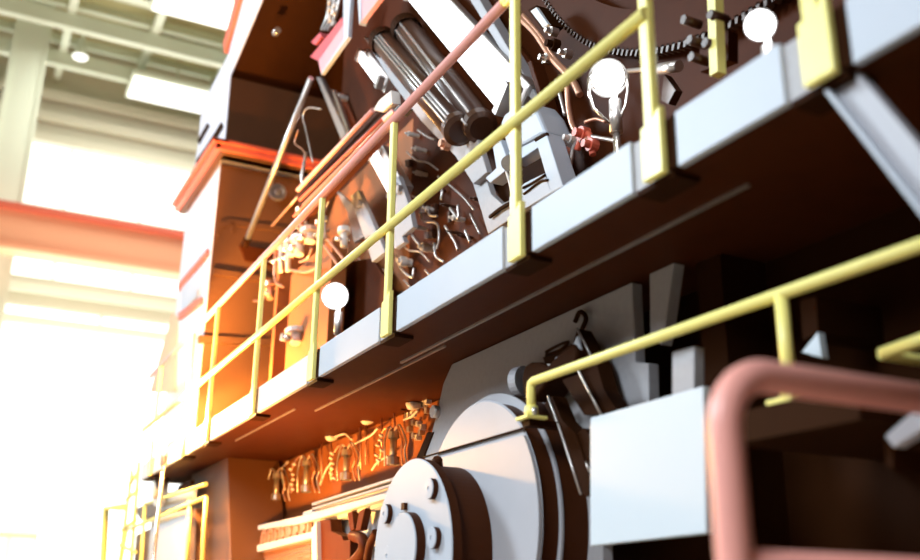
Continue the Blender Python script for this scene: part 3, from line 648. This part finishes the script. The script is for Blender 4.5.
# ---------------- cabinet and frames at the far left end
cb = thing('control_cabinet', 'pale cabinet in a light tube frame at the lower left end of the machine', 'cabinet', at(175,560,X=2.25))
XCb = 2.25
MB().pix([(136,535),(196,508),(193,640),(128,640)], XCb+.05, .5).build('cabinet_body', 'front', cb)
pp('door', [(151,520),(187,509),(184,575),(147,575)], XCb, .05, 'fascia', cb)
pp('upper_door', [(158,494),(193,488),(192,503),(156,512)], XCb+.02, .05, 'fascia', cb)
for pts in ([(127,530),(206,497)], [(206,497),(201,580)], [(190,500),(186,580)], [(145,504),(140,580)], [(145,504),(206,484)], [(127,530),(118,580)]):
    MB().tube([at(*p, X=XCb-.06) for p in pts], .022, 8).build('frame_tube', 'yellow', cb)
o = MB().lathe(at(165,490,X=XCb), (-1,0,0), [(0,.2),(.1,.2),(.1,.12),(.14,.12),(.14,0)], 24).build('meter', 'steel', cb)
MB().pix([(178,486),(190,480),(190,484),(178,490)], XCb, .05).build('vent', 'soffit', cb)
MB().pix([(193,462),(228,452),(232,580),(193,590)], 2.42, .55).build('side_casing', 'front', cb)
MB().pix([(140,462),(200,445),(200,500),(140,520)], 2.6, .3).build('top_casing', 'front', cb)
CLAMP = None
sf = thing('lattice_mast', 'slim pale lattice mast of leaning tubes at the far left machine end', 'mast', at(122,560,X=2.2))
for pts in ([(132,470),(118,575)], [(139,462),(130,575)], [(126,500),(138,490)], [(122,530),(136,520)], [(129,486),(139,470)], [(120,545),(135,552)]):
    MB().tube([at(*p, X=2.2) for p in pts], .025, 8).build('mast_tube', 'yellow', sf)
yf = thing('yellow_gate_frame', 'yellow square gate frame beyond the machine at far lower left', 'frame', at(103,580,X=2.0))
MB().tube([at(p[0],p[1],X=2.0) for p in ((102,585),(106,508),(124,507))], .05, 8).build('frame_tube', 'yellow', yf)

# added warm lamp imitating the flare at the far end of the walkway
LF = lamp(163, 432, 11, 1.75, 'added flare-glow lamp beside the far end of the walkway at left', 0.0, cage=False, mat_='warm')

# ================================================================ LIGHT
def area(name, loc, target, size, power, col, sy=None, spread=math.pi):
    l = bpy.data.lights.new(name, 'AREA'); l.energy = power; l.color = col; l.size = size; l.spread = spread
    if sy: l.shape = 'RECTANGLE'; l.size_y = sy
    o = bpy.data.objects.new(name, l); COL.objects.link(o); o.location = loc
    o.rotation_euler = (Vector(target)-Vector(loc)).to_track_quat('-Z', 'Y').to_euler(); return o
def point(name, loc, power, col, r=.1):
    l = bpy.data.lights.new(name, 'POINT'); l.energy = power; l.color = col; l.shadow_soft_size = r
    o = bpy.data.objects.new(name, l); COL.objects.link(o); o.location = loc; return o
area('side_window_daylight', (-6, 12.5, 9.5), (2.3, 4.5, 2.5), 2.3, 1850, (0.80, 0.92, 1.0), 3)
area('added_near_fill', (-6.8, 0.5, 8), (2.3, 4, 2.5), 4, 1200, (0.85, 0.93, 1.0), 3)  # added fill for faces turned to the camera, no window modelled
c0, f_, r_ = LF
point('added_flare_glow', (1.7, 10.2, 3.4), 2200, (1.0, 0.50, 0.13), .12)  # added light imitating the orange flare
def spot(name, loc, target, power, col, ang, r=.15):
    l = bpy.data.lights.new(name, 'SPOT'); l.energy = power; l.color = col; l.spot_size = math.radians(ang); l.spot_blend = 0.8; l.shadow_soft_size = r
    o = bpy.data.objects.new(name, l); COL.objects.link(o); o.location = loc
    o.rotation_euler = (Vector(target)-Vector(loc)).to_track_quat('-Z', 'Y').to_euler(); return o
spot('added_warm_spot', (1.2, 7.6, 1.4), (2.8, 8.2, 3.0), 1150, (1.0, 0.42, 0.08), 120)  # added spot without a fixture, warms the engine and deck underside
area('hall_lamps', (6, 30, 20), (6, 34, 0), 10, 1700, (1.0, 1.0, 0.9))
area('hall_floor_bounce', (2, 32, 2), (4, 33, 20), 16, 4200, (1.0, 0.97, 0.82))
for (c0, f_, r), p in ((LA, 3), (LB, 5), (LC, 2)):
    point('work_lamp_light', c0 + f_*(r+.08), p, (0.9, 0.95, 1.0), .05)
w = bpy.data.worlds.new('world'); S.world = w; w.use_nodes = True
w.node_tree.nodes['Background'].inputs[0].default_value = (1.0, 0.33, 0.08, 1); w.node_tree.nodes['Background'].inputs[1].default_value = 0.08
vs = S.view_settings; vs.view_transform = 'Standard'; vs.look = 'None'; vs.gamma = 1; vs.exposure = -0.1; vs.use_curve_mapping = False
S.cycles.use_denoising = True; S.cycles.max_bounces = 6
